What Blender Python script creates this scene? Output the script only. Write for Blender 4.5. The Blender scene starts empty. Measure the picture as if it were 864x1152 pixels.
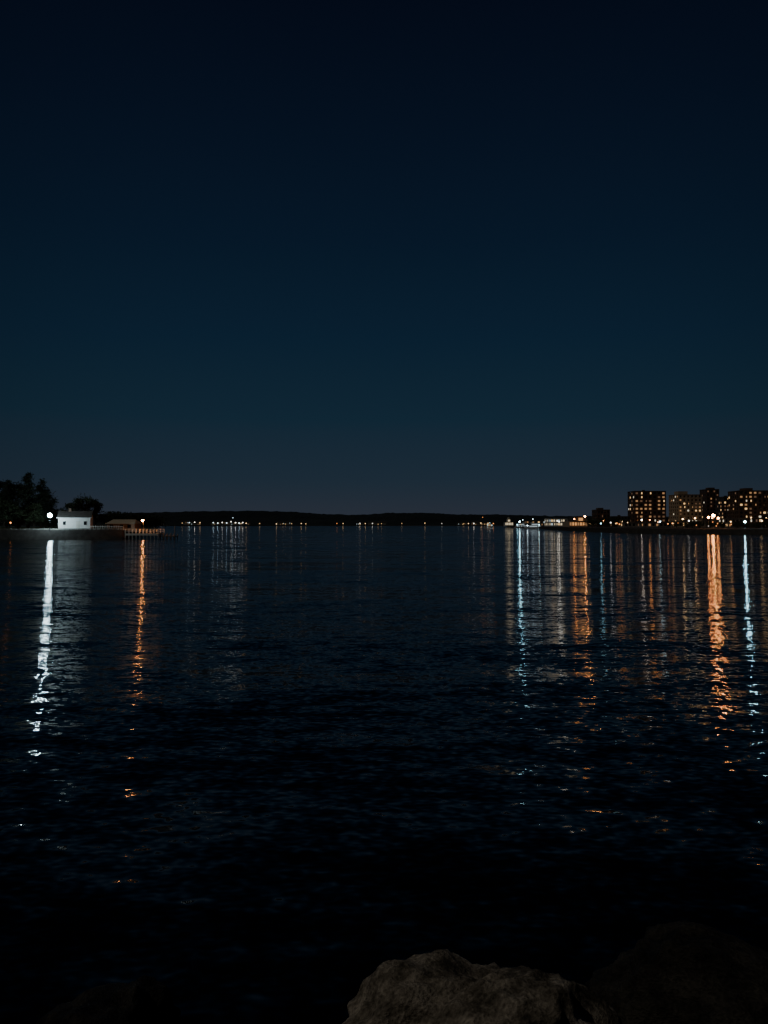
import bpy, math, random
from mathutils import Vector, Matrix, noise
random.seed(7)
R = random.random
U = random.uniform
scene = bpy.context.scene
EYE = 3.5
F = 832.0
def X(b, d): return (b-432.0)/F*d          # bearing -> east offset at distance d
def Z(e, d): return EYE+(590.0-e)/F*d      # elevation -> height at distance d

# ------------------------------------------------------------ materials
def nmat(name):
    m = bpy.data.materials.new(name); m.use_nodes = True
    nt = m.node_tree
    b = nt.nodes['Principled BSDF']
    return m, nt, b
def surf(name, col, rough=0.85, var=0.35, scale=1.5, bump=0.0, spec=0.3, metallic=0.0):
    m, nt, b = nmat(name)
    tc = nt.nodes.new('ShaderNodeTexCoord')
    n = nt.nodes.new('ShaderNodeTexNoise'); n.inputs['Scale'].default_value = scale
    n.inputs['Detail'].default_value = 6
    nt.links.new(tc.outputs['Object'], n.inputs['Vector'])
    r = nt.nodes.new('ShaderNodeValToRGB')
    r.color_ramp.elements[0].position = 0.3; r.color_ramp.elements[1].position = 0.7
    r.color_ramp.elements[0].color = tuple(c*(1-var) for c in col)+(1,)
    r.color_ramp.elements[1].color = tuple(min(1, c*(1+var)) for c in col)+(1,)
    nt.links.new(n.outputs['Fac'], r.inputs['Fac'])
    nt.links.new(r.outputs['Color'], b.inputs['Base Color'])
    b.inputs['Roughness'].default_value = rough
    b.inputs['Specular IOR Level'].default_value = spec
    b.inputs['Metallic'].default_value = metallic
    if bump:
        bp = nt.nodes.new('ShaderNodeBump'); bp.inputs['Strength'].default_value = bump
        bp.inputs['Distance'].default_value = 0.05
        nt.links.new(n.outputs['Fac'], bp.inputs['Height'])
        nt.links.new(bp.outputs['Normal'], b.inputs['Normal'])
    return m
def emit(name, col, strength, sample=True):
    m, nt, b = nmat(name)
    b.inputs['Base Color'].default_value = (0.6, 0.6, 0.6, 1)
    b.inputs['Emission Color'].default_value = tuple(col)+(1,)
    b.inputs['Emission Strength'].default_value = strength
    m.cycles.emission_sampling = 'FRONT' if sample else 'NONE'
    return m

WHITE = (0.66, 0.90, 1.0); CYAN = (0.42, 0.86, 1.0); ORANGE = (1.0, 0.33, 0.08)
WARM = (1.0, 0.62, 0.28); NEUT = (1.0, 0.93, 0.82)

M = dict(
    conc=surf('concrete', (0.26, 0.25, 0.23), scale=0.6),
    beige=surf('beige_brick', (0.42, 0.34, 0.25), scale=0.4, var=0.15),
    brick=surf('dark_brick', (0.12, 0.08, 0.06), scale=0.5),
    dark=surf('dark_cladding', (0.08, 0.075, 0.075)),
    white=surf('white_clapboard', (0.78, 0.78, 0.76), var=0.06),
    roof=surf('roof_shingle', (0.06, 0.055, 0.05)),
    roofl=surf('pale_roof', (0.42, 0.40, 0.32), var=0.1),
    grass=surf('grass', (0.05, 0.07, 0.03), scale=0.8, bump=0.4),
    asphalt=surf('asphalt', (0.05, 0.05, 0.05)),
    wall=surf('seawall_stone', (0.05, 0.046, 0.042), scale=0.9, bump=0.6),
    wood=surf('weathered_wood', (0.22, 0.19, 0.15), scale=3),
    pwood=surf('painted_rail', (0.7, 0.68, 0.62), var=0.1),
    metal=surf('painted_metal', (0.08, 0.08, 0.085), rough=0.5),
    bark=surf('bark', (0.07, 0.055, 0.04), scale=4),
    leaf=surf('foliage', (0.045, 0.06, 0.03), scale=0.7, var=0.6),
    pine=surf('pine_needles', (0.032, 0.048, 0.028), scale=0.7, var=0.6),
    hill=surf('wooded_hill', (0.018, 0.024, 0.024), scale=0.01, var=0.3),
    hull=surf('boat_hull', (0.65, 0.68, 0.72), var=0.05, rough=0.4),
    hullb=surf('boat_bottom', (0.03, 0.05, 0.1), rough=0.4),
)
def glassm():
    m, nt, b = nmat('window_glass')
    b.inputs['Base Color'].default_value = (0.012, 0.014, 0.018, 1)
    b.inputs['Roughness'].default_value = 0.12
    return m
M['glass'] = glassm()
M['w1'] = emit('window_light_bright', (1, 0.60, 0.25), 1.25, False)
M['w2'] = emit('window_light_warm', (1, 0.50, 0.2), 0.36, False)
M['w3'] = emit('window_light_dim', (1, 0.46, 0.2), 0.09, False)
M['w4'] = emit('window_light_cool', (0.75, 0.92, 1.0), 0.75, False)
M['w5'] = emit('window_light_neutral', (1.0, 0.88, 0.66), 0.9, False)
M['shop'] = emit('shop_light', (1, 0.8, 0.5), 0.9, False)
M['hall'] = emit('hall_light', (1, 0.45, 0.15), 0.75, False)

# ------------------------------------------------------------ mesh builder
class MB:
    def __init__(s): s.v = []; s.f = []; s.m = []; s.mats = []; s.sm = []
    def mi(s, m):
        if m not in s.mats: s.mats.append(m)
        return s.mats.index(m)
    def face(s, pts, m, sm=False):
        b = len(s.v); s.v += [tuple(p) for p in pts]
        s.f.append(tuple(range(b, b+len(pts)))); s.m.append(s.mi(m)); s.sm.append(sm)
    def box(s, x0, x1, y0, y1, z0, z1, m):
        b = len(s.v)
        s.v += [(x0,y0,z0),(x1,y0,z0),(x1,y1,z0),(x0,y1,z0),(x0,y0,z1),(x1,y0,z1),(x1,y1,z1),(x0,y1,z1)]
        k = s.mi(m)
        for q in ((3,2,1,0),(4,5,6,7),(0,1,5,4),(1,2,6,5),(2,3,7,6),(3,0,4,7)):
            s.f.append(tuple(b+i for i in q)); s.m.append(k); s.sm.append(False)
    def tube(s, p0, p1, r0, r1, m, n=8):
        p0 = Vector(p0); p1 = Vector(p1); a = (p1-p0).normalized()
        u = a.orthogonal().normalized(); w = a.cross(u)
        b = len(s.v)
        for p, r in ((p0, r0), (p1, r1)):
            for i in range(n):
                t = 2*math.pi*i/n
                s.v.append(tuple(p+u*math.cos(t)*r+w*math.sin(t)*r))
        k = s.mi(m)
        for i in range(n):
            j = (i+1) % n
            s.f.append((b+i, b+j, b+n+j, b+n+i)); s.m.append(k); s.sm.append(True)
        s.f.append(tuple(b+i for i in reversed(range(n)))); s.m.append(k); s.sm.append(False)
        s.f.append(tuple(b+n+i for i in range(n))); s.m.append(k); s.sm.append(False)
    def ball(s, c, r, m, nu=8, nv=5, sz=1.0):
        b = len(s.v); k = s.mi(m)
        s.v.append((c[0], c[1], c[2]-r*sz))
        for i in range(1, nv):
            ph = -math.pi/2+math.pi*i/nv
            for j in range(nu):
                t = 2*math.pi*j/nu
                s.v.append((c[0]+r*math.cos(ph)*math.cos(t), c[1]+r*math.cos(ph)*math.sin(t), c[2]+r*sz*math.sin(ph)))
        s.v.append((c[0], c[1], c[2]+r*sz)); top = len(s.v)-1
        for j in range(nu):
            s.f.append((b, b+1+(j+1) % nu, b+1+j)); s.m.append(k); s.sm.append(True)
            o = b+1+(nv-2)*nu
            s.f.append((o+j, o+(j+1) % nu, top)); s.m.append(k); s.sm.append(True)
        for i in range(nv-2):
            for j in range(nu):
                o = b+1+i*nu
                s.f.append((o+j, o+(j+1) % nu, o+nu+(j+1) % nu, o+nu+j)); s.m.append(k); s.sm.append(True)
    def obj(s, name, loc=(0,0,0), yaw=0, parent=None):
        me = bpy.data.meshes.new(name)
        me.from_pydata(s.v, [], s.f)
        for m in s.mats: me.materials.append(m)
        me.polygons.foreach_set('material_index', s.m)
        me.polygons.foreach_set('use_smooth', s.sm)
        me.update()
        o = bpy.data.objects.new(name, me)
        scene.collection.objects.link(o)
        if parent: o.parent = parent
        else:
            o.location = loc; o.rotation_euler = (0, 0, yaw)
        return o
def empty(name, loc, yaw=0):
    e = bpy.data.objects.new(name, None); scene.collection.objects.link(e)
    e.location = loc; e.rotation_euler = (0, 0, yaw); e.empty_display_size = 1
    return e

# ------------------------------------------------------------ camera
cam = bpy.data.cameras.new('camera'); co = bpy.data.objects.new('camera', cam)
scene.collection.objects.link(co); scene.camera = co
cam.sensor_fit = 'VERTICAL'; cam.sensor_height = 36; cam.lens = 26
cam.clip_start = 0.05; cam.clip_end = 20000
co.location = (0, 0, EYE)
co.rotation_euler = (math.radians(90+0.96), 0, 0)

# ------------------------------------------------------------ sky
w = bpy.data.worlds.new('World'); scene.world = w; w.use_nodes = True
nt = w.node_tree; nd = nt.nodes; L = nt.links
bg = nd['Background']; tc = nd.new('ShaderNodeTexCoord'); sp = nd.new('ShaderNodeSeparateXYZ')
L.new(tc.outputs['Generated'], sp.inputs[0])
ramp = nd.new('ShaderNodeValToRGB'); L.new(sp.outputs['Z'], ramp.inputs['Fac'])
def lin(c): c /= 255.0; return c/12.92 if c <= 0.04045 else ((c+0.055)/1.055)**2.4
stops = [(0.0, (47,51,62)), (0.02, (43,50,61)), (0.06, (34,47,60)), (0.14, (24,43,58)), (0.24, (18,36,54)), (0.36, (13,28,46)), (0.48, (10,21,38)), (0.60, (7,14,29)), (1.0, (3,5,12))]
cr = ramp.color_ramp
while len(cr.elements) < len(stops): cr.elements.new(0.5)
for e, (p, c) in zip(cr.elements, stops):
    e.position = p; e.color = tuple(lin(k) for k in c)+(1,)
# the last of the twilight lies ahead (north); sky falls off around the compass
hz = nd.new('ShaderNodeVectorMath'); hz.operation = 'MULTIPLY'; hz.inputs[1].default_value = (1, 1, 0)
L.new(tc.outputs['Generated'], hz.inputs[0])
hn = nd.new('ShaderNodeVectorMath'); hn.operation = 'NORMALIZE'; L.new(hz.outputs[0], hn.inputs[0])
hs = nd.new('ShaderNodeSeparateXYZ'); L.new(hn.outputs[0], hs.inputs[0])
mr = nd.new('ShaderNodeMapRange'); L.new(hs.outputs['Y'], mr.inputs['Value'])
mr.interpolation_type = 'SMOOTHSTEP'
mr.inputs['From Min'].default_value = 0.62; mr.inputs['From Max'].default_value = 1.0
mr.inputs['To Min'].default_value = 0.30; mr.inputs['To Max'].default_value = 1.0
mx = nd.new('ShaderNodeVectorMath'); mx.operation = 'SCALE'
L.new(ramp.outputs['Color'], mx.inputs[0]); L.new(mr.outputs['Result'], mx.inputs['Scale'])
L.new(mx.outputs[0], bg.inputs['Color']); bg.inputs['Strength'].default_value = 1.0

sun = bpy.data.lights.new('fill_sun', 'SUN'); so = bpy.data.objects.new('fill_sun', sun); scene.collection.objects.link(so)  # added dim fill that lights the foreground rock, no actual moon
sun.energy = 0.29; sun.angle = math.radians(0.5); sun.color = (1, 0.93, 0.80)
so.rotation_euler = Vector((-0.55, -0.32, 0.8)).to_track_quat('Z', 'Y').to_euler()

# ------------------------------------------------------------ water
def watermat():
    m, nt, b = nmat('sea_water')
    nd = nt.nodes; L = nt.links
    b.inputs['Base Color'].default_value = (0.0015, 0.003, 0.006, 1)
    b.inputs['Roughness'].default_value = 0.055
    b.inputs['IOR'].default_value = 1.333
    geo = nd.new('ShaderNodeNewGeometry')
    total = None
    # (scale, stretch in x, slope x, slope y)
    for sc, st, ax, ay, det, off in ((14, 0.6, 0.065, 0.20, 0.0, 0), (4.2, 0.45, 0.045, 0.25, 1.0, 37), (1.1, 0.33, 0.022, 0.16, 1.0, 91), (0.3, 0.25, 0.012, 0.13, 1.0, 55), (0.09, 0.25, 0.004, 0.08, 1.0, 13)):
        mp = nd.new('ShaderNodeMapping'); mp.inputs['Scale'].default_value = (sc*st, sc, 1)
        mp.inputs['Location'].default_value = (off, off*1.7, off)
        mp.inputs['Rotation'].default_value = (0, 0, math.radians(5 if off else -7))
        L.new(geo.outputs['Position'], mp.inputs['Vector'])
        n = nd.new('ShaderNodeTexNoise'); n.inputs['Scale'].default_value = 1; n.inputs['Detail'].default_value = det
        n.inputs['Distortion'].default_value = 0.2
        L.new(mp.outputs[0], n.inputs['Vector'])
        s1 = nd.new('ShaderNodeVectorMath'); s1.operation = 'SUBTRACT'; s1.inputs[1].default_value = (0.5, 0.5, 0.5)
        L.new(n.outputs['Color'], s1.inputs[0])
        s2 = nd.new('ShaderNodeVectorMath'); s2.operation = 'MULTIPLY'; s2.inputs[1].default_value = (ax*2, ay*2, 0)
        L.new(s1.outputs[0], s2.inputs[0])
        if total is None: total = s2.outputs[0]
        else:
            a = nd.new('ShaderNodeVectorMath'); a.operation = 'ADD'
            L.new(total, a.inputs[0]); L.new(s2.outputs[0], a.inputs[1]); total = a.outputs[0]
    # wind patches vary the chop
    mp = nd.new('ShaderNodeMapping'); mp.inputs['Scale'].default_value = (0.012, 0.06, 1)
    L.new(geo.outputs['Position'], mp.inputs['Vector'])
    n = nd.new('ShaderNodeTexNoise'); n.inputs['Detail'].default_value = 3; n.inputs['Scale'].default_value = 1
    L.new(mp.outputs[0], n.inputs['Vector'])
    r = nd.new('ShaderNodeMapRange'); r.inputs['From Min'].default_value = 0.3; r.inputs['From Max'].default_value = 0.7
    r.inputs['To Min'].default_value = 0.78; r.inputs['To Max'].default_value = 1.12
    L.new(n.outputs['Fac'], r.inputs['Value'])
    sc = nd.new('ShaderNodeVectorMath'); sc.operation = 'SCALE'
    L.new(total, sc.inputs[0]); L.new(r.outputs[0], sc.inputs['Scale'])
    ad = nd.new('ShaderNodeVectorMath'); ad.operation = 'ADD'; ad.inputs[1].default_value = (0, 0, 1)
    L.new(sc.outputs[0], ad.inputs[0])
    no = nd.new('ShaderNodeVectorMath'); no.operation = 'NORMALIZE'; L.new(ad.outputs[0], no.inputs[0])
    L.new(no.outputs[0], b.inputs['Normal'])
    return m
wb = MB(); wm = watermat()
wb.face([(-8000, -300, 0), (8000, -300, 0), (8000, 9000, 0), (-8000, 9000, 0)], wm)
wb.obj('water')

# ------------------------------------------------------------ land
def land(name, pts, h, top, side, batter=0.6):
    b = MB()
    n = len(pts)
    cx = sum(p[0] for p in pts)/n; cy = sum(p[1] for p in pts)/n
    ins = [(p[0]+(cx-p[0])*0.004, p[1]+(cy-p[1])*0.004+batter) for p in pts]
    b.face([(p[0], p[1], h) for p in ins], top)
    for i in range(n):
        j = (i+1) % n
        b.face([(pts[i][0], pts[i][1], -1), (pts[j][0], pts[j][1], -1), (ins[j][0], ins[j][1], h), (ins[i][0], ins[i][1], h)], side)
    return b.obj(name)

LH = 2.2   # left land height
land('grass_shore', [(X(-500,150),150), (X(-120,165),165), (X(0,171),171), (X(70,173),173), (X(138,176),176), (X(150,205),205), (X(178,300),300), (X(150,480),480), (X(-600,480),480)], LH, M['grass'], M['wall'])
RH = 1.9
land('waterfront_ground', [(X(1300,215),215), (X(1000,232),232), (X(866,246),246), (X(790,258),258), (X(735,275),275), (X(690,305),305), (X(655,350),350), (X(628,440),440), (X(604,600),600), (X(570,800),800), (X(580,1000),1000), (X(1700,1000),1000)][::1], RH, M['asphalt'], M['wall'])
land('far_shore_ground', [(-2600,1650), (X(190,1650),1650), (X(300,1750),1750), (X(450,1800),1800), (X(640,1700),1700), (2600,1700), (2600,2600), (-2600,2600)], 2.0, M['grass'], M['wall'])

# hills
def hills():
    prof = [(-900,585),(-300,580),(0,580),(120,579),(175,577),(230,576),(290,575),(330,576.5),(370,579),(400,579.8),(440,577.8),(475,577.6),(520,579.2),(560,579.6),(620,581),(700,582),(860,581),(1200,582),(1900,584)]
    def py(b):
        for (a, ya), (c, yc) in zip(prof, prof[1:]):
            if a <= b <= c: t = (b-a)/(c-a); t = t*t*(3-2*t); return ya+(yc-ya)*t
    nx, ny = 1100, 14
    v = []; f = []
    for j in range(ny+1):
        for i in range(nx+1):
            b = -900+2800*i/nx
            d = 2300+900*j/ny*1.0
            x = (b-432)/F*3000
            hgt = (Z(py(b), 3000))*math.sin(math.pi*0.5*min(1, j/(ny*0.78)))
            if j > 11: hgt *= 1-(j-11)*0.25
            hgt += 3.0*noise.fractal(Vector((x*0.02, d*0.02, 0)), 1, 2, 4)*min(1, j/4)
            hgt += max(0, R()-0.3)*3.0*min(1, j/4)
            v.append((x, d, max(hgt, -2 if j == 0 else 0.5)))
    for j in range(ny):
        for i in range(nx):
            a = j*(nx+1)+i
            f.append((a, a+1, a+nx+2, a+nx+1))
    me = bpy.data.meshes.new('hills'); me.from_pydata(v, [], f); me.materials.append(M['hill'])
    o = bpy.data.objects.new('hills', me); scene.collection.objects.link(o)
hills()

# ------------------------------------------------------------ buildings
def building(name, b0, b1, top, d, depth, floors, cols, lit, wall, g=RH, yaw=0, ww=0.6, wh=0.52, pal=('w1','w2','w3','w5'), wts=(1,2,2), pent=None, hot=()):
    if len(wts) < len(pal): wts = tuple(wts)+(0.8,)
    x0 = X(b0, d); x1 = X(b1, d); W = x1-x0; H = Z(top, d)-g
    e = empty(name, ((x0+x1)/2, d, g), yaw)
    a = MB(); hw = W/2
    fh = H/(floors+0.15)
    a.box(-hw, hw, 0, depth, -0.5, H-0.3, M[wall])
    a.obj('walls', parent=e)
    t = MB()
    cw = W/cols
    # floor bands and piers stand proud so the windows read as recessed openings
    for k in range(floors+1):
        z = k*fh
        t.box(-hw-0.22, hw+0.22, -0.22, depth+0.22, z-0.12*fh+0.2, z+0.14*fh+0.2, M[wall])
    for c in range(cols+1):
        x = -hw+c*cw; pw = cw*(1-ww)/2
        t.box(max(-hw-0.18, x-pw), min(hw+0.18, x+pw), -0.18, -0.002, 0, H-0.32, M[wall])
    sc = max(2, int(depth/cw)); sw = depth/sc
    for sgn in (-1, 1):
        for c in range(sc+1):
            y = c*sw; pw = sw*(1-ww)/2
            xa, xb = (-hw-0.18, -hw-0.002) if sgn < 0 else (hw+0.002, hw+0.18)
            t.box(xa, xb, max(0.003, y-pw), min(depth+0.1, y+pw), 0, H-0.32, M[wall])
    t.obj('facade_bands', parent=e)
    rf = MB()
    rf.box(-hw-0.25, hw+0.25, -0.25, depth+0.25, H-0.29, H, M['roof'])
    if pent:
        for (u0, u1, ph) in pent:
            rf.box(-hw+W*u0, -hw+W*u1, depth*0.25, depth*0.7, H+0.003, H+ph, M[wall])
    rf.box(-hw*0.3, -hw*0.3+1.6, depth*0.4, depth*0.4+1.6, H+0.004, H+1.0, M['metal'])
    rf.obj('roof', parent=e)
    wn = MB()
    for k in range(floors):
        zc = (k+0.52)*fh+0.2; h2 = fh*wh/2
        for c in range(cols):
            xc = -hw+(c+0.5)*cw; w2 = cw*ww/2*0.92
            m = M['glass']
            p = lit*1.9 if k in hot else lit
            if R() < p: m = M[random.choices(pal, wts)[0]]
            if R() < 0.3:   # curtain: half lit
                wn.face([(xc-w2,-0.04,zc-h2),(xc,-0.04,zc-h2),(xc,-0.04,zc+h2),(xc-w2,-0.04,zc+h2)], M['glass'])
                wn.face([(xc+0.01,-0.04,zc-h2),(xc+w2,-0.04,zc-h2),(xc+w2,-0.04,zc+h2),(xc+0.01,-0.04,zc+h2)], m)
            else:
                wn.face([(xc-w2,-0.04,zc-h2),(xc+w2,-0.04,zc-h2),(xc+w2,-0.04,zc+h2),(xc-w2,-0.04,zc+h2)], m)
        for c in range(sc):
            yc = (c+0.5)*sw; w2 = sw*ww/2*0.92
            for sgn in (-1, 1):
                m = M['glass']
                if R() < lit*0.6: m = M[random.choices(pal, wts)[0]]
                xx = sgn*(hw+0.04)
                q = [(xx,yc-w2,zc-h2),(xx,yc+w2,zc-h2),(xx,yc+w2,zc+h2),(xx,yc-w2,zc+h2)]
                wn.face(q if sgn > 0 else q[::-1], m)
    wn.obj('windows', parent=e)
    return e

building('apartment_building', 714, 749, 552.5, 520, 14, 9, 7, 0.46, 'brick', ww=0.54, wh=0.44, wts=(2.5,3,3), hot=(2,4,6))
building('low_building', 751, 759, 583, 540, 12, 2, 3, 0.3, 'brick')
building('apartment_building', 763, 790, 556.5, 500, 14, 9, 6, 0.38, 'beige', wts=(2.5,2,2), ww=0.45, wh=0.42, pent=[(0.1,0.5,2.4)], yaw=math.radians(4))
building('office_building', 795, 809, 550.5, 580, 12, 10, 4, 0.30, 'brick', ww=0.5, wh=0.42, wts=(2,2,3), pent=[(0.3,0.8,1.5)])
building('apartment_building', 814, 829, 559, 500, 12, 8, 4, 0.45, 'dark', ww=0.52, wh=0.44, wts=(3,2,2), hot=(5,))
building('hotel_building', 832, 878, 552, 460, 16, 9, 9, 0.32, 'brick', ww=0.54, wh=0.44, wts=(4,2,3), pent=[(0.2,0.4,1.8)], hot=(3,7), yaw=math.radians(-3))
building('hotel_building', 900, 970, 560, 430, 18, 8, 10, 0.35, 'beige')
building('apartment_building', 990, 1060, 556, 460, 18, 9, 8, 0.35, 'brick')
building('low_building', 692, 709, 581, 500, 12, 3, 5, 0.15, 'dark', wts=(0,1,3))
building('warehouse', 672, 686, 573.5, 560, 14, 4, 4, 0.10, 'brick', wts=(0,1,3), pent=[(0.2,0.6,1.5)])
building('low_building', 702, 755, 588, 400, 10, 1, 12, 0.35, 'conc', wts=(1,3,3))
building('low_building', 764, 793, 586.5, 380, 10, 1, 8, 0.6, 'beige', wts=(1,3,3))
building('shop_building', 811, 848, 583.5, 350, 10, 2, 9, 0.45, 'conc', wts=(1,2,2))
building('shop_building', 853, 900, 583, 340, 10, 2, 9, 0.4, 'brick', wts=(1,2,2))
building('terminal_building', 617, 638, 583.5, 620, 14, 2, 8, 0.9, 'white', pal=('shop','w4','w1'), wts=(3,2,1), g=RH)
building('low_building', 592, 614, 586, 780, 14, 2, 7, 0.4, 'conc', pal=('w4','w1','w2'), wts=(1,1,1))

# arched hall
def arched_hall():
    d = 480; x0 = X(640,d); x1 = X(662,d); W = x1-x0; g = RH
    e = empty('arched_hall', ((x0+x1)/2, d, g))
    a = MB(); a.box(-W/2, W/2, 0, 16, -0.4, 3.6, M['beige']); a.obj('walls', parent=e)
    r = MB(); n = 14; rr = W*0.36; cx = W*0.1
    arc = [(cx-rr*math.cos(math.pi*i/n), 3.62+rr*0.72*math.sin(math.pi*i/n)) for i in range(n+1)]
    for (xa, za), (xb, zb) in zip(arc, arc[1:]):
        r.face([(xa,-0.5,za),(xb,-0.5,zb),(xb,16.4,zb),(xa,16.4,za)], M['roof'])
    r.face([(x,-0.3,z) for x, z in arc], M['beige']); r.face([(x,16.2,z) for x, z in arc[::-1]], M['beige'])
    r.obj('roof', parent=e)
    w_ = MB()
    for i in range(7):
        xa = -W/2+0.6+i*(W-1)/7
        w_.face([(xa,-0.05,0.9),(xa+1.1,-0.05,0.9),(xa+1.1,-0.05,2.9),(xa,-0.05,2.9)], M['hall' if i % 3 else 'w2'])
    w_.face([(cx-1.4,-0.35,4.0),(cx+1.4,-0.35,4.0),(cx+1.4,-0.35,5.8),(cx-1.4,-0.35,5.8)], M['hall'])
    w_.obj('windows', parent=e)
arched_hall()

# domed hall on the point
def domed_hall():
    d = 790; x = X(573,d)
    e = empty('domed_hall', (x, d, RH))
    a = MB(); a.box(-4.5, 4.5, 0, 9, -0.4, 4.2, M['white']); a.box(-1.9, 1.9, 2, 6, 4.203, 7.0, M['white'])
    a.obj('walls', parent=e)
    r = MB(); r.box(-4.9, 4.9, -0.4, 9.4, 4.2, 4.202, M['roofl']); r.ball((0,4,7.0), 1.9, M['roofl'], 12, 8, 1.2); r.tube((0,4,9), (0,4,11), 0.12, 0.03, M['metal'])
    r.obj('roof', parent=e)
    w_ = MB()
    for i in range(5):
        w_.face([(-4+i*1.7,-0.03,1),(-3+i*1.7,-0.03,1),(-3+i*1.7,-0.03,3.4),(-4+i*1.7,-0.03,3.4)], M['shop'])
    w_.face([(-1,1.97,4.8),(1,1.97,4.8),(1,1.97,6.5),(-1,1.97,6.5)], M['shop'])
    w_.obj('windows', parent=e)
domed_hall()

# ------------------------------------------------------------ street lamps
_em = {}
def lampmat(col, s):
    k = (col, s)
    if k not in _em: _em[k] = emit('lamp_glow', col, s)
    return _em[k]
def lamp(b, e_, d, col, s, r=0.3, g=RH, name='street_lamp'):
    z = Z(e_, d)-g
    m = MB()
    m.tube((0,0,-0.3), (0,0,0.5), 0.16, 0.12, M['metal']); m.tube((0,0,0.5), (0,0,z-r*0.9), 0.08, 0.05, M['metal'])
    m.tube((0,0,z-r*1.15), (0,0,z-r*0.8), r*0.35, r*0.5, M['metal'])
    m.ball((0,0,z), r, lampmat(col, s), 10, 6)
    m.tube((0,0,z+r*0.93), (0,0,z+r*1.2), r*0.45, r*0.1, M['metal'])
    return m.obj(name, (X(b,d), d, g))

# left shore
lamp(56, 580, 172.5, WHITE, 250, 0.48, LH)
lamp(12, 588, 185, ORANGE, 6, 0.2, LH)
# waterfront, right
lamp(584.5, 587, 700, CYAN, 38, 0.6)
lamp(627, 586, 520, NEUT, 5, 0.4)
lamp(658, 581, 440, ORANGE, 130, 0.42)
lamp(676, 589, 330, CYAN, 7, 0.28)
lamp(687, 588, 330, NEUT, 5, 0.25)
lamp(706, 588, 330, WARM, 3, 0.2)
lamp(722, 585, 290, NEUT, 20, 0.26)
lamp(742.5, 587, 285, WHITE, 12, 0.26)
lamp(757, 589, 300, WARM, 3, 0.2)
lamp(775, 586, 280, NEUT, 8, 0.25)
lamp(797, 582, 285, ORANGE, 110, 0.38)
lamp(802.5, 580, 275, ORANGE, 310, 0.45)
lamp(808, 583, 290, ORANGE, 90, 0.36)
lamp(822, 587, 280, WARM, 7, 0.22)
lamp(838, 587, 262, CYAN, 170, 0.3)
lamp(857, 586, 262, WARM, 8, 0.25)
lamp(880, 585, 262, WARM, 50, 0.3)
lamp(930, 585, 262, ORANGE, 80, 0.3)
# extra lamps added among the buildings to brighten their facades
for b, e_, d, c, s in ((731,585,508,ORANGE,30),(768,584,488,WARM,50),(782,583,488,WARM,50),(801,583,560,ORANGE,90),(821,584,488,ORANGE,40),(845,583,446,WARM,40),(862,583,446,WARM,40),(646,584,466,ORANGE,45),(679,586,548,ORANGE,30),(700,587,490,WARM,15),(629,587,608,NEUT,20)):
    lamp(b, e_, d, c, s*0.5, 0.38)
for i in range(15):
    b = U(690, 864)
    lamp(b, U(587, 592), U(300, 345), random.choice((WARM, ORANGE, NEUT, ORANGE)), U(1.5, 4), 0.22)
for i in range(7):
    lamp(U(600, 668), U(587, 590.5), U(640, 760), random.choice((WHITE, NEUT, WARM)), U(2, 5), 0.4)

# ------------------------------------------------------------ boats
def boat(b, d, Ln, yaw, sc=1.0, col='w4'):
    m = MB(); n = 12; Wd = Ln*0.13
    rows = []
    for i in range(n+1):
        t = i/n; x = (t-0.5)*Ln
        wdt = Wd*(1-max(0, (t-0.65)/0.35)**2)*(0.85+0.15*min(1, t*5))
        zt = 1.6+0.9*max(0, (t-0.5)*2)**2
        rows.append([(x*0.96, -wdt*0.7, -0.4), (x, -wdt, 0.4), (x, -wdt, zt), (x, wdt, zt), (x, wdt, 0.4), (x*0.96, wdt*0.7, -0.4)])
    for a, c in zip(rows, rows[1:]):
        for k in range(5):
            m.face([a[k], c[k], c[k+1], a[k+1]], M['hullb'] if k in (0, 4) else M['hull'])
    m.face(rows[0], M['hull'])
    m.box(-Ln*0.42, Ln*0.22, -Wd*0.75, Wd*0.75, 1.603, 3.9, M['hull'])
    m.box(-Ln*0.3, Ln*0.12, -Wd*0.6, Wd*0.6, 3.903, 6.0, M['hull'])
    m.box(Ln*0.02, Ln*0.11, -Wd*0.4, Wd*0.4, 6.003, 7.6, M['hull'])
    k = 14
    for i in range(k):
        for sg in (-1, 1):
            x = -Ln*0.40+i*Ln*0.6/k
            q = [(x, sg*(Wd*0.75+0.02), 2.3), (x+Ln*0.03, sg*(Wd*0.75+0.02), 2.3), (x+Ln*0.03, sg*(Wd*0.75+0.02), 3.3), (x, sg*(Wd*0.75+0.02), 3.3)]
            m.face(q if sg < 0 else q[::-1], M[col] if R() < 0.8 else M['glass'])
            if 2 < i < 11:
                q = [(a, sg*(Wd*0.6+0.02), c+2.2) for a, _, c in q]
                m.face(q if sg < 0 else q[::-1], M[col] if R() < 0.7 else M['shop'])
    m.tube((0,0,7.6), (0,0,11), 0.12, 0.05, M['metal'])
    m.ball((0,0,11), 0.35, lampmat(WHITE, 12), 6, 4)
    m.ball((-Ln*0.35,0,4.6), 0.5, lampmat(CYAN, 12), 6, 4)
    m.ball((Ln*0.3,0,3.6), 0.5, lampmat(WHITE, 12), 6, 4)
    o = m.obj('ferry_boat', (X(b,d), d, 0), yaw); o.scale = (sc, sc, sc)
boat(588, 690, 22, 0.2, 0.7); boat(599.5, 590, 20, math.pi-0.15, 0.7); boat(551, 1300, 20, 0.1, 0.6, 'w1')

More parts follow.
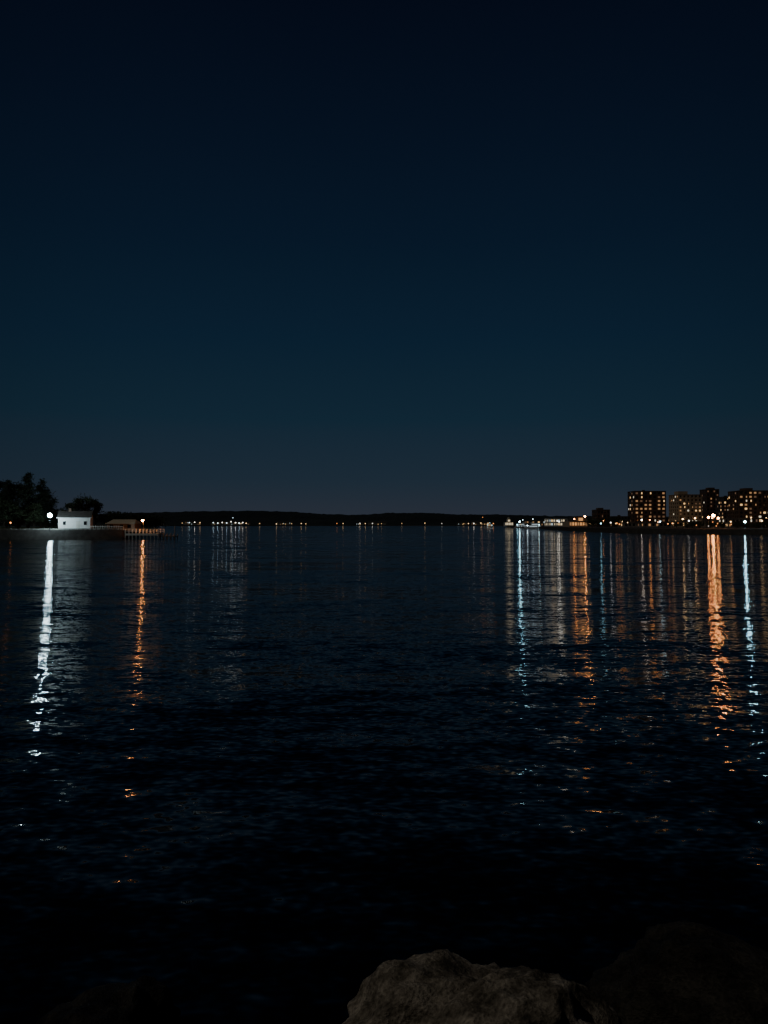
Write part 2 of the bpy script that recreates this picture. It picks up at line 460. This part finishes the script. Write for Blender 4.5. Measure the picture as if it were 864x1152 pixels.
# ------------------------------------------------------------ distant town on far shore
def town():
    m = MB(); d0 = 1720
    spots = []
    for (a, c, n) in ((208, 226, 5), (238, 280, 12), (311, 345, 3), (378, 430, 4), (515, 560, 6), (600, 700, 8), (120, 190, 3)):
        for i in range(n): spots.append(U(a, c))
    for b in spots:
        d = d0+U(120, 220) ; x = X(b, d); W = U(5, 12); H = U(4, 8)
        m.box(x-W, x+W, d, d+10, 1.5, 2+H, M['conc'])
        m.face([(x-W-0.5,d-0.5,2+H+0.01),(x+W+0.5,d-0.5,2+H+0.01),(x+W,d+5,4.5+H),(x-W,d+5,4.5+H)], M['roof'])
        k = int(W)
        for i in range(k):
            if R() < 0.3:
                xx = x-W+i*2*W/k+0.4; z = 3+U(0, H-3)
                m.face([(xx,d-0.05,z),(xx+1.3,d-0.05,z),(xx+1.3,d-0.05,z+1.5),(xx,d-0.05,z+1.5)], M[random.choice(('w1','w2','w4'))])
    m.obj('distant_town')
    l = MB()
    def pt(b, e_, col, s, r=1.05):
        d = 1830 if 300 < b < 640 else 1740; z = Z(e_, d); x = X(b, d)
        l.tube((x,d,1.8), (x,d,z-r), 0.15, 0.1, M['metal'], 5); l.ball((x,d,z), r, lampmat(col, round((s*0.11 if b < 290 else s*0.13), 2)), 6, 4)
    for b, e_, c, s in ((205,588.5,WARM,10),(213,588,WHITE,32),(219,587.6,NEUT,45),(225,588,WARM,20),
        (240,588,WHITE,45),(245,588.5,WHITE,55),(250,587.8,NEUT,45),(255,588.4,WHITE,45),(260,587,NEUT,45),(262,582.5,WHITE,20),(265,588,NEUT,65),(269,588.6,WHITE,65),
        (273,588,NEUT,55),(277,588.8,WARM,35),(292,589,WARM,12),(311,589.3,WARM,22),(328,589.2,WARM,9),(339,589,WARM,20),(344,589.4,WARM,12),
        (379,589,ORANGE,12),(386,589,WARM,14),(405,588.8,NEUT,16),(411,589,WARM,20),(419,589,NEUT,16),(452,589,WARM,7),
        (478,588.6,WARM,16),(497,589,NEUT,8),(527,589,WARM,28),(533,589,NEUT,35),(541,588.5,WARM,28),(543,582,ORANGE,10),(549,588.8,WARM,28),(555,589,ORANGE,24)):
        pt(b, e_, c, s)
    l.obj('distant_street_lights')
town()

# ------------------------------------------------------------ left shore: house, boathouse, pier
def white_house():
    d = 178; g = LH
    e = empty('white_house', (X(83.5,d), d, g), math.radians(14))
    W = 3.6; D = 5.0; H = 2.9; P = 4.4
    a = MB(); a.box(-W, W, 0, D, -0.4, H, M['white'])
    for x in (-W, W):
        q = [(x,0,H),(x,D,H),(x,D/2,P)]
        a.face(q if x > 0 else q[::-1], M['white'])
    a.obj('walls', parent=e)
    r = MB(); o = 0.3
    for s in (0, 1):
        y0 = -o if s == 0 else D+o; zl = H-0.16
        q = [(-W-o,y0,zl+0.05),(W+o,y0,zl+0.05),(W+o,D/2,P+0.05),(-W-o,D/2,P+0.05)]
        r.face(q, M['roof']); r.face([(x,y,z+0.14) for x,y,z in q], M['roof'])
        r.face([q[0],q[1],(q[1][0],q[1][1],q[1][2]+0.14),(q[0][0],q[0][1],q[0][2]+0.14)], M['white'])
    r.box(-1.6,-1.0,D/2-0.3,D/2+0.3,P-0.3,P+0.8,M['brick'])
    r.obj('roof', parent=e)
    w_ = MB()
    for x in (-2.2, 2.5):
        w_.box(x-0.4, x+0.4, -0.05, -0.003, 1.1, 2.1, M['pwood']); w_.face([(x-0.32,-0.06,1.17),(x+0.32,-0.06,1.17),(x+0.32,-0.06,2.03),(x-0.32,-0.06,2.03)], M['glass'])
    w_.obj('windows', parent=e)
    dr = MB(); dr.box(0.4, 1.3, -0.06, -0.003, 0.0, 2.1, M['pwood']); dr.obj('door', parent=e)
white_house()

def boathouse():
    d = 186; g = LH
    e = empty('boathouse', (X(136,d), d, g), math.radians(-6))
    W = 3.6
    a = MB(); a.box(-W, W, 0, 4, -0.4, 1.5, M['beige']); a.obj('walls', parent=e)
    r = MB(); r.face([(-W-0.3,-0.5,1.45),(W+0.3,-0.5,1.45),(W-0.6,2,2.55),(-W+0.6,2,2.55)], M['roofl']); r.face([(W+0.3,4.4,1.45),(-W-0.3,4.4,1.45),(-W+0.6,2,2.55),(W-0.6,2,2.55)], M['roofl'])
    r.face([(W+0.3,-0.5,1.45),(W+0.3,4.4,1.45),(W-0.6,2,2.55)], M['roofl']); r.face([(-W-0.3,4.4,1.45),(-W-0.3,-0.5,1.45),(-W+0.6,2,2.55)], M['roofl'])
    r.obj('roof', parent=e)
    w_ = MB()
    for x in (-2.5, 0.2, 2.2): w_.box(x-0.45, x+0.45, -0.04, -0.003, 0.4, 1.25, M['glass'])
    w_.obj('windows', parent=e)
boathouse()

def pier():
    d = 176; x0 = X(141,d); x1 = X(178,d); zt = 1.35
    m = MB()
    m.box(x0, x1, d, d+5, zt-0.22, zt, M['wood'])
    m.box(x1+0.003, X(196,d), d+0.4, d+3, 0.55, 0.75, M['wood'])
    n = 9
    for i in range(n+1):
        x = x0+(x1-x0)*i/n
        for y in (d+0.1, d+4.8):
            m.tube((x,y,-1), (x,y,zt+1.05), 0.11, 0.10, M['pwood'], 6)
    for y in (d+0.1, d+4.8):
        for z in (zt+0.5, zt+1.0): m.box(x0, x1, y-0.03, y+0.03, z-0.05, z+0.05, M['pwood'])
    m.box(x0, x1, d-0.06, d-0.003, zt-0.5, zt-0.02, M['pwood'])
    for i in range(5):
        x = x1+0.3+(X(196,d)-x1)*i/4.3
        m.tube((x,d+0.5,-1), (x,d+0.5,1.5 if i < 4 else 3.2), 0.12, 0.1, M['wood'], 6)
        m.tube((x,d+2.8,-1), (x,d+2.8,1.2), 0.12, 0.1, M['wood'], 6)
    m.obj('wooden_pier')
    # lamp on the pier
    l = MB(); z = Z(585.5, d)-zt; 
    l.tube((0,0,0), (0,0,z+0.35), 0.07, 0.05, M['metal']); l.tube((0,0,z+0.33), (0,-0.6,z+0.33), 0.04, 0.04, M['metal'], 6)
    l.tube((0,-0.6,z+0.15), (0,-0.6,z+0.36), 0.25, 0.08, M['metal']); l.ball((0,-0.6,z), 0.27, lampmat(ORANGE, 165), 10, 6)
    l.obj('pier_lamp', (X(160,d), d+0.9, zt))
pier()

# path kerb / low wall on top of seawall
k = MB()
for i in range(60):
    b0 = -160+i*5; d = 171+max(0, b0)*0.036+(0 if b0 > 0 else b0*0.03)
    k.box(X(b0,d), X(b0+4.7,d), d+1.4, d+1.8, LH-0.1, LH+0.35+U(-0.03,0.03), M['conc'])
k.obj('low_stone_wall')

# fence posts near house
fz = MB()
for i in range(16):
    x = X(100,177)+i*0.55
    fz.box(x-0.05, x+0.05, 176.9, 177.0, LH-0.1, LH+1.0, M['pwood'])
fz.box(X(100,177), X(100,177)+8.3, 176.84, 176.897, LH+0.75, LH+0.85, M['pwood'])
fz.obj('picket_fence')

# ------------------------------------------------------------ trees
def leafcard(m, c, s, mat):
    a = Vector((U(-1,1), U(-1,1), U(-1,1))).normalized(); u = a.orthogonal().normalized(); v = a.cross(u)
    t = U(0, 6.28); u, v = u*math.cos(t)+v*math.sin(t), v*math.cos(t)-u*math.sin(t)
    c = Vector(c)
    m.face([c-u*s, c-v*s*0.45+u*s*0.1, c+u*s, c+v*s*0.5], mat)
def broadleaf(b, top, d, spread, g, name='deciduous_tree', n=3600):
    H = Z(top, d)-g; m = MB()
    m.tube((0,0,-0.3), (0.1,0,H*0.35), 0.045*H*0.6, 0.03*H*0.6, M['bark']); m.tube((0.1,0,H*0.35), (0,0.1,H*0.85), 0.03*H*0.6, 0.02, M['bark'])
    cl = []
    for i in range(18):
        a = U(0, 6.28); hh = U(0.3, 0.92); rr = spread*U(0.35, 1.0)*math.sqrt(max(0.05, 1-((hh-0.5)/0.48)**2))
        p = (math.cos(a)*rr, math.sin(a)*rr, H*hh)
        m.tube((0,0,H*max(0.2, hh-0.25)), p, 0.09, 0.02, M['bark'], 5)
        cl.append((p, spread*U(0.2, 0.4)))
    cl.append(((0, 0, H*0.88), spread*0.35))
    for i in range(n):
        c, r = random.choice(cl)
        q = Vector((random.gauss(0,1), random.gauss(0,1), random.gauss(0,0.7)))*r*0.55
        leafcard(m, Vector(c)+q, U(0.12, 0.30), M['leaf'])
    m.obj(name, (X(b,d), d, g))
def conifer(b, top, d, spread, g, n=4200):
    H = Z(top, d)-g; m = MB()
    m.tube((0,0,-0.3), (0,0,H*0.97), H*0.022, 0.02, M['bark'])
    lev = int(H*1.7)
    arms = []
    for i in range(lev):
        t = 0.14+0.84*i/lev
        for k in range(5):
            a = U(0, 6.28); ln = spread*(1-t)**0.5*U(0.45, 1.2)
            p0 = Vector((0,0,H*t)); p1 = p0+Vector((math.cos(a)*ln, math.sin(a)*ln, U(-0.10, 0.22)*ln))
            m.tube(p0, p1, 0.05, 0.01, M['bark'], 4); arms.append((p0, p1, ln))
    wts = [a[2] for a in arms]
    for i in range(n):
        p0, p1, ln = random.choices(arms, wts)[0]
        t = U(0.15, 1.05)
        q = p0.lerp(p1, t)+Vector((random.gauss(0,0.26), random.gauss(0,0.26), random.gauss(-0.05,0.2)))
        leafcard(m, q, U(0.12, 0.30), M['pine'])
    m.obj('pine_tree', (X(b,d), d, g))
conifer(-40, 535, 185, 3.6, LH); conifer(-14, 541, 180, 3.6, LH); conifer(8, 538, 190, 3.8, LH, 5200); conifer(32, 530, 188, 4.0, LH, 5600)
conifer(46, 537, 194, 3.8, LH, 5000)
broadleaf(20, 541, 198, 4.6, LH, n=5000); broadleaf(51, 548, 199, 3.6, LH, n=4000)
broadleaf(-70, 545, 190, 5, LH); broadleaf(-4, 540, 200, 4.2, LH, n=4000)
broadleaf(95, 557, 196, 3.6, LH); broadleaf(107, 563, 200, 2.6, LH, n=2400); broadleaf(81, 566, 200, 2.6, LH, n=2200)
broadleaf(4, 562, 182, 4.0, LH); broadleaf(38, 566, 184, 3.0, LH, n=2200)
def treeline(name, b0, b1, t0, t1, d, n, g, ls, rr):
    m = MB()
    for i in range(n):
        b = U(b0, b1); tt = t0+(t1-t0)*(b-b0)/(b1-b0)+U(-1.5, 2.5)
        x = X(b, d); dd = d+U(0, 10); z1 = Z(tt, d)-g
        m.tube((x,dd,g-0.2), (x,dd,g+z1*0.8), 0.15, 0.04, M['bark'], 5)
        for k in range(220):
            leafcard(m, (x+random.gauss(0,rr), dd+random.gauss(0,rr), g+z1*min(1.0, max(0.1, random.gauss(0.6,0.22)))), U(0.6,1.4)*ls, M['leaf'])
    m.obj(name)
treeline('distant_trees', 112, 176, 576, 581, 290, 34, LH, 0.35, 1.3)
treeline('distant_trees', -200, 60, 570, 572, 300, 60, LH, 0.5, 2)
treeline('waterfront_trees', 664, 700, 583, 582, 420, 12, RH, 0.35, 1.2)
treeline('waterfront_trees', 745, 900, 588, 587, 320, 26, RH, 0.3, 0.9)

# ------------------------------------------------------------ near shore: terrain + boulders
def rockmat(name, c0, c1, c2, rough):
    m, nt, b = nmat(name); nd = nt.nodes; L = nt.links
    tc = nd.new('ShaderNodeTexCoord')
    n1 = nd.new('ShaderNodeTexNoise'); n1.inputs['Scale'].default_value = 2.8; n1.inputs['Detail'].default_value = 10; n1.inputs['Roughness'].default_value = 0.7
    n2 = nd.new('ShaderNodeTexNoise'); n2.inputs['Scale'].default_value = 38; n2.inputs['Detail'].default_value = 5
    for n in (n1, n2): L.new(tc.outputs['Object'], n.inputs['Vector'])
    r = nd.new('ShaderNodeValToRGB'); e = r.color_ramp.elements
    e[0].position = 0.38; e[0].color = c0+(1,); e[1].position = 0.60; e[1].color = c2+(1,)
    k = r.color_ramp.elements.new(0.48); k.color = c1+(1,)
    L.new(n1.outputs['Fac'], r.inputs['Fac'])
    mp = nd.new('ShaderNodeMapRange'); mp.inputs['From Min'].default_value = 0.3; mp.inputs['From Max'].default_value = 0.7; mp.inputs['To Min'].default_value = 0.5; mp.inputs['To Max'].default_value = 1.35
    L.new(n2.outputs['Fac'], mp.inputs['Value'])
    s = nd.new('ShaderNodeVectorMath'); s.operation = 'SCALE'; L.new(r.outputs['Color'], s.inputs[0]); L.new(mp.outputs[0], s.inputs['Scale'])
    L.new(s.outputs[0], b.inputs['Base Color'])
    b.inputs['Roughness'].default_value = rough; b.inputs['Specular IOR Level'].default_value = 0.25
    ad = nd.new('ShaderNodeMath'); ad.operation = 'MULTIPLY_ADD'; ad.inputs[1].default_value = 0.35
    L.new(n2.outputs['Fac'], ad.inputs[0]); L.new(n1.outputs['Fac'], ad.inputs[2])
    bp = nd.new('ShaderNodeBump'); bp.inputs['Strength'].default_value = 0.9; bp.inputs['Distance'].default_value = 0.08
    L.new(ad.outputs[0], bp.inputs['Height']); L.new(bp.outputs['Normal'], b.inputs['Normal'])
    return m
RK = rockmat('granite', (0.06,0.053,0.041), (0.22,0.19,0.15), (0.48,0.42,0.34), 0.85)
RS = rockmat('shaded_rock', (0.012,0.011,0.010), (0.030,0.027,0.023), (0.065,0.058,0.048), 0.6)  # rock darkened in its colour to stand in for weaker light
import bmesh
def boulder(loc, size, seed, mat, rot=0, cuts=7, sub=6):
    bm = bmesh.new(); bmesh.ops.create_icosphere(bm, subdivisions=sub, radius=1)
    rnd = random.Random(seed); off = Vector((rnd.uniform(0,50), rnd.uniform(0,50), rnd.uniform(0,50)))
    planes = [(Vector((rnd.gauss(0,1), rnd.gauss(0,1), rnd.gauss(0.2,0.8))).normalized(), rnd.uniform(0.62, 0.86)) for _ in range(cuts)]
    for v in bm.verts:
        p = v.co.copy()
        for n_, dd in planes:
            k = p.dot(n_)-dd
            if k > 0: p -= n_*k*0.88
        q = v.co*1.3+off
        p += v.co*(0.16*noise.fractal(q, 1.0, 2.1, 3)+0.05*noise.fractal(q*4, 0.9, 2.1, 5)-0.05*abs(noise.noise(q*2.7)))
        v.co = p
    me = bpy.data.meshes.new('boulder'); bm.to_mesh(me); bm.free()
    for p in me.polygons: p.use_smooth = True
    me.materials.append(mat)
    o = bpy.data.objects.new('boulder', me); scene.collection.objects.link(o)
    o.location = loc; o.scale = size; o.rotation_euler = (0, 0, rot)
    return o
boulder((0.42, 4.45, 0.16), (0.99, 0.76, 0.93), 11, RK, 0.3)
boulder((-1.75, 4.75, -0.07), (0.75, 0.6, 0.55), 5, RS, 0.8)
boulder((2.25, 5.1, 0.04), (1.0, 0.7, 0.63), 8, RS, -0.3)
boulder((-3.4, 4.4, 0.1), (1.0, 0.8, 0.6), 15, RS, 0.4)
boulder((3.9, 4.6, 0.1), (1.1, 0.8, 0.7), 21, RS, 1.2)
boulder((-0.8, 3.0, 0.5), (0.7, 0.6, 0.45), 23, RS, 0.2)
boulder((1.5, 3.1, 0.5), (0.7, 0.5, 0.45), 25, RS, 2.2)
boulder((-5.6, 4.6, 0.1), (1.1, 0.9, 0.7), 31, RS, 0.2)
boulder((6.2, 4.8, 0.1), (1.2, 0.9, 0.8), 33, RS, 0.9)
t = MB(); nx, ny = 90, 40; vs = []
def th(x, y):
    base = 1.9 if y < 1.2 else 1.9-(y-1.2)*0.56
    return base+0.12*noise.fractal(Vector((x*0.9, y*0.9, 0)), 1, 2, 4)
for j in range(ny):
    for i in range(nx):
        xa, xb = -45+i, -44+i; ya, yb = -30+j*0.9, -30+(j+1)*0.9
        t.face([(xa,ya,th(xa,ya)),(xb,ya,th(xb,ya)),(xb,yb,th(xb,yb)),(xa,yb,th(xa,yb))], RS)
t.obj('shore_ground')
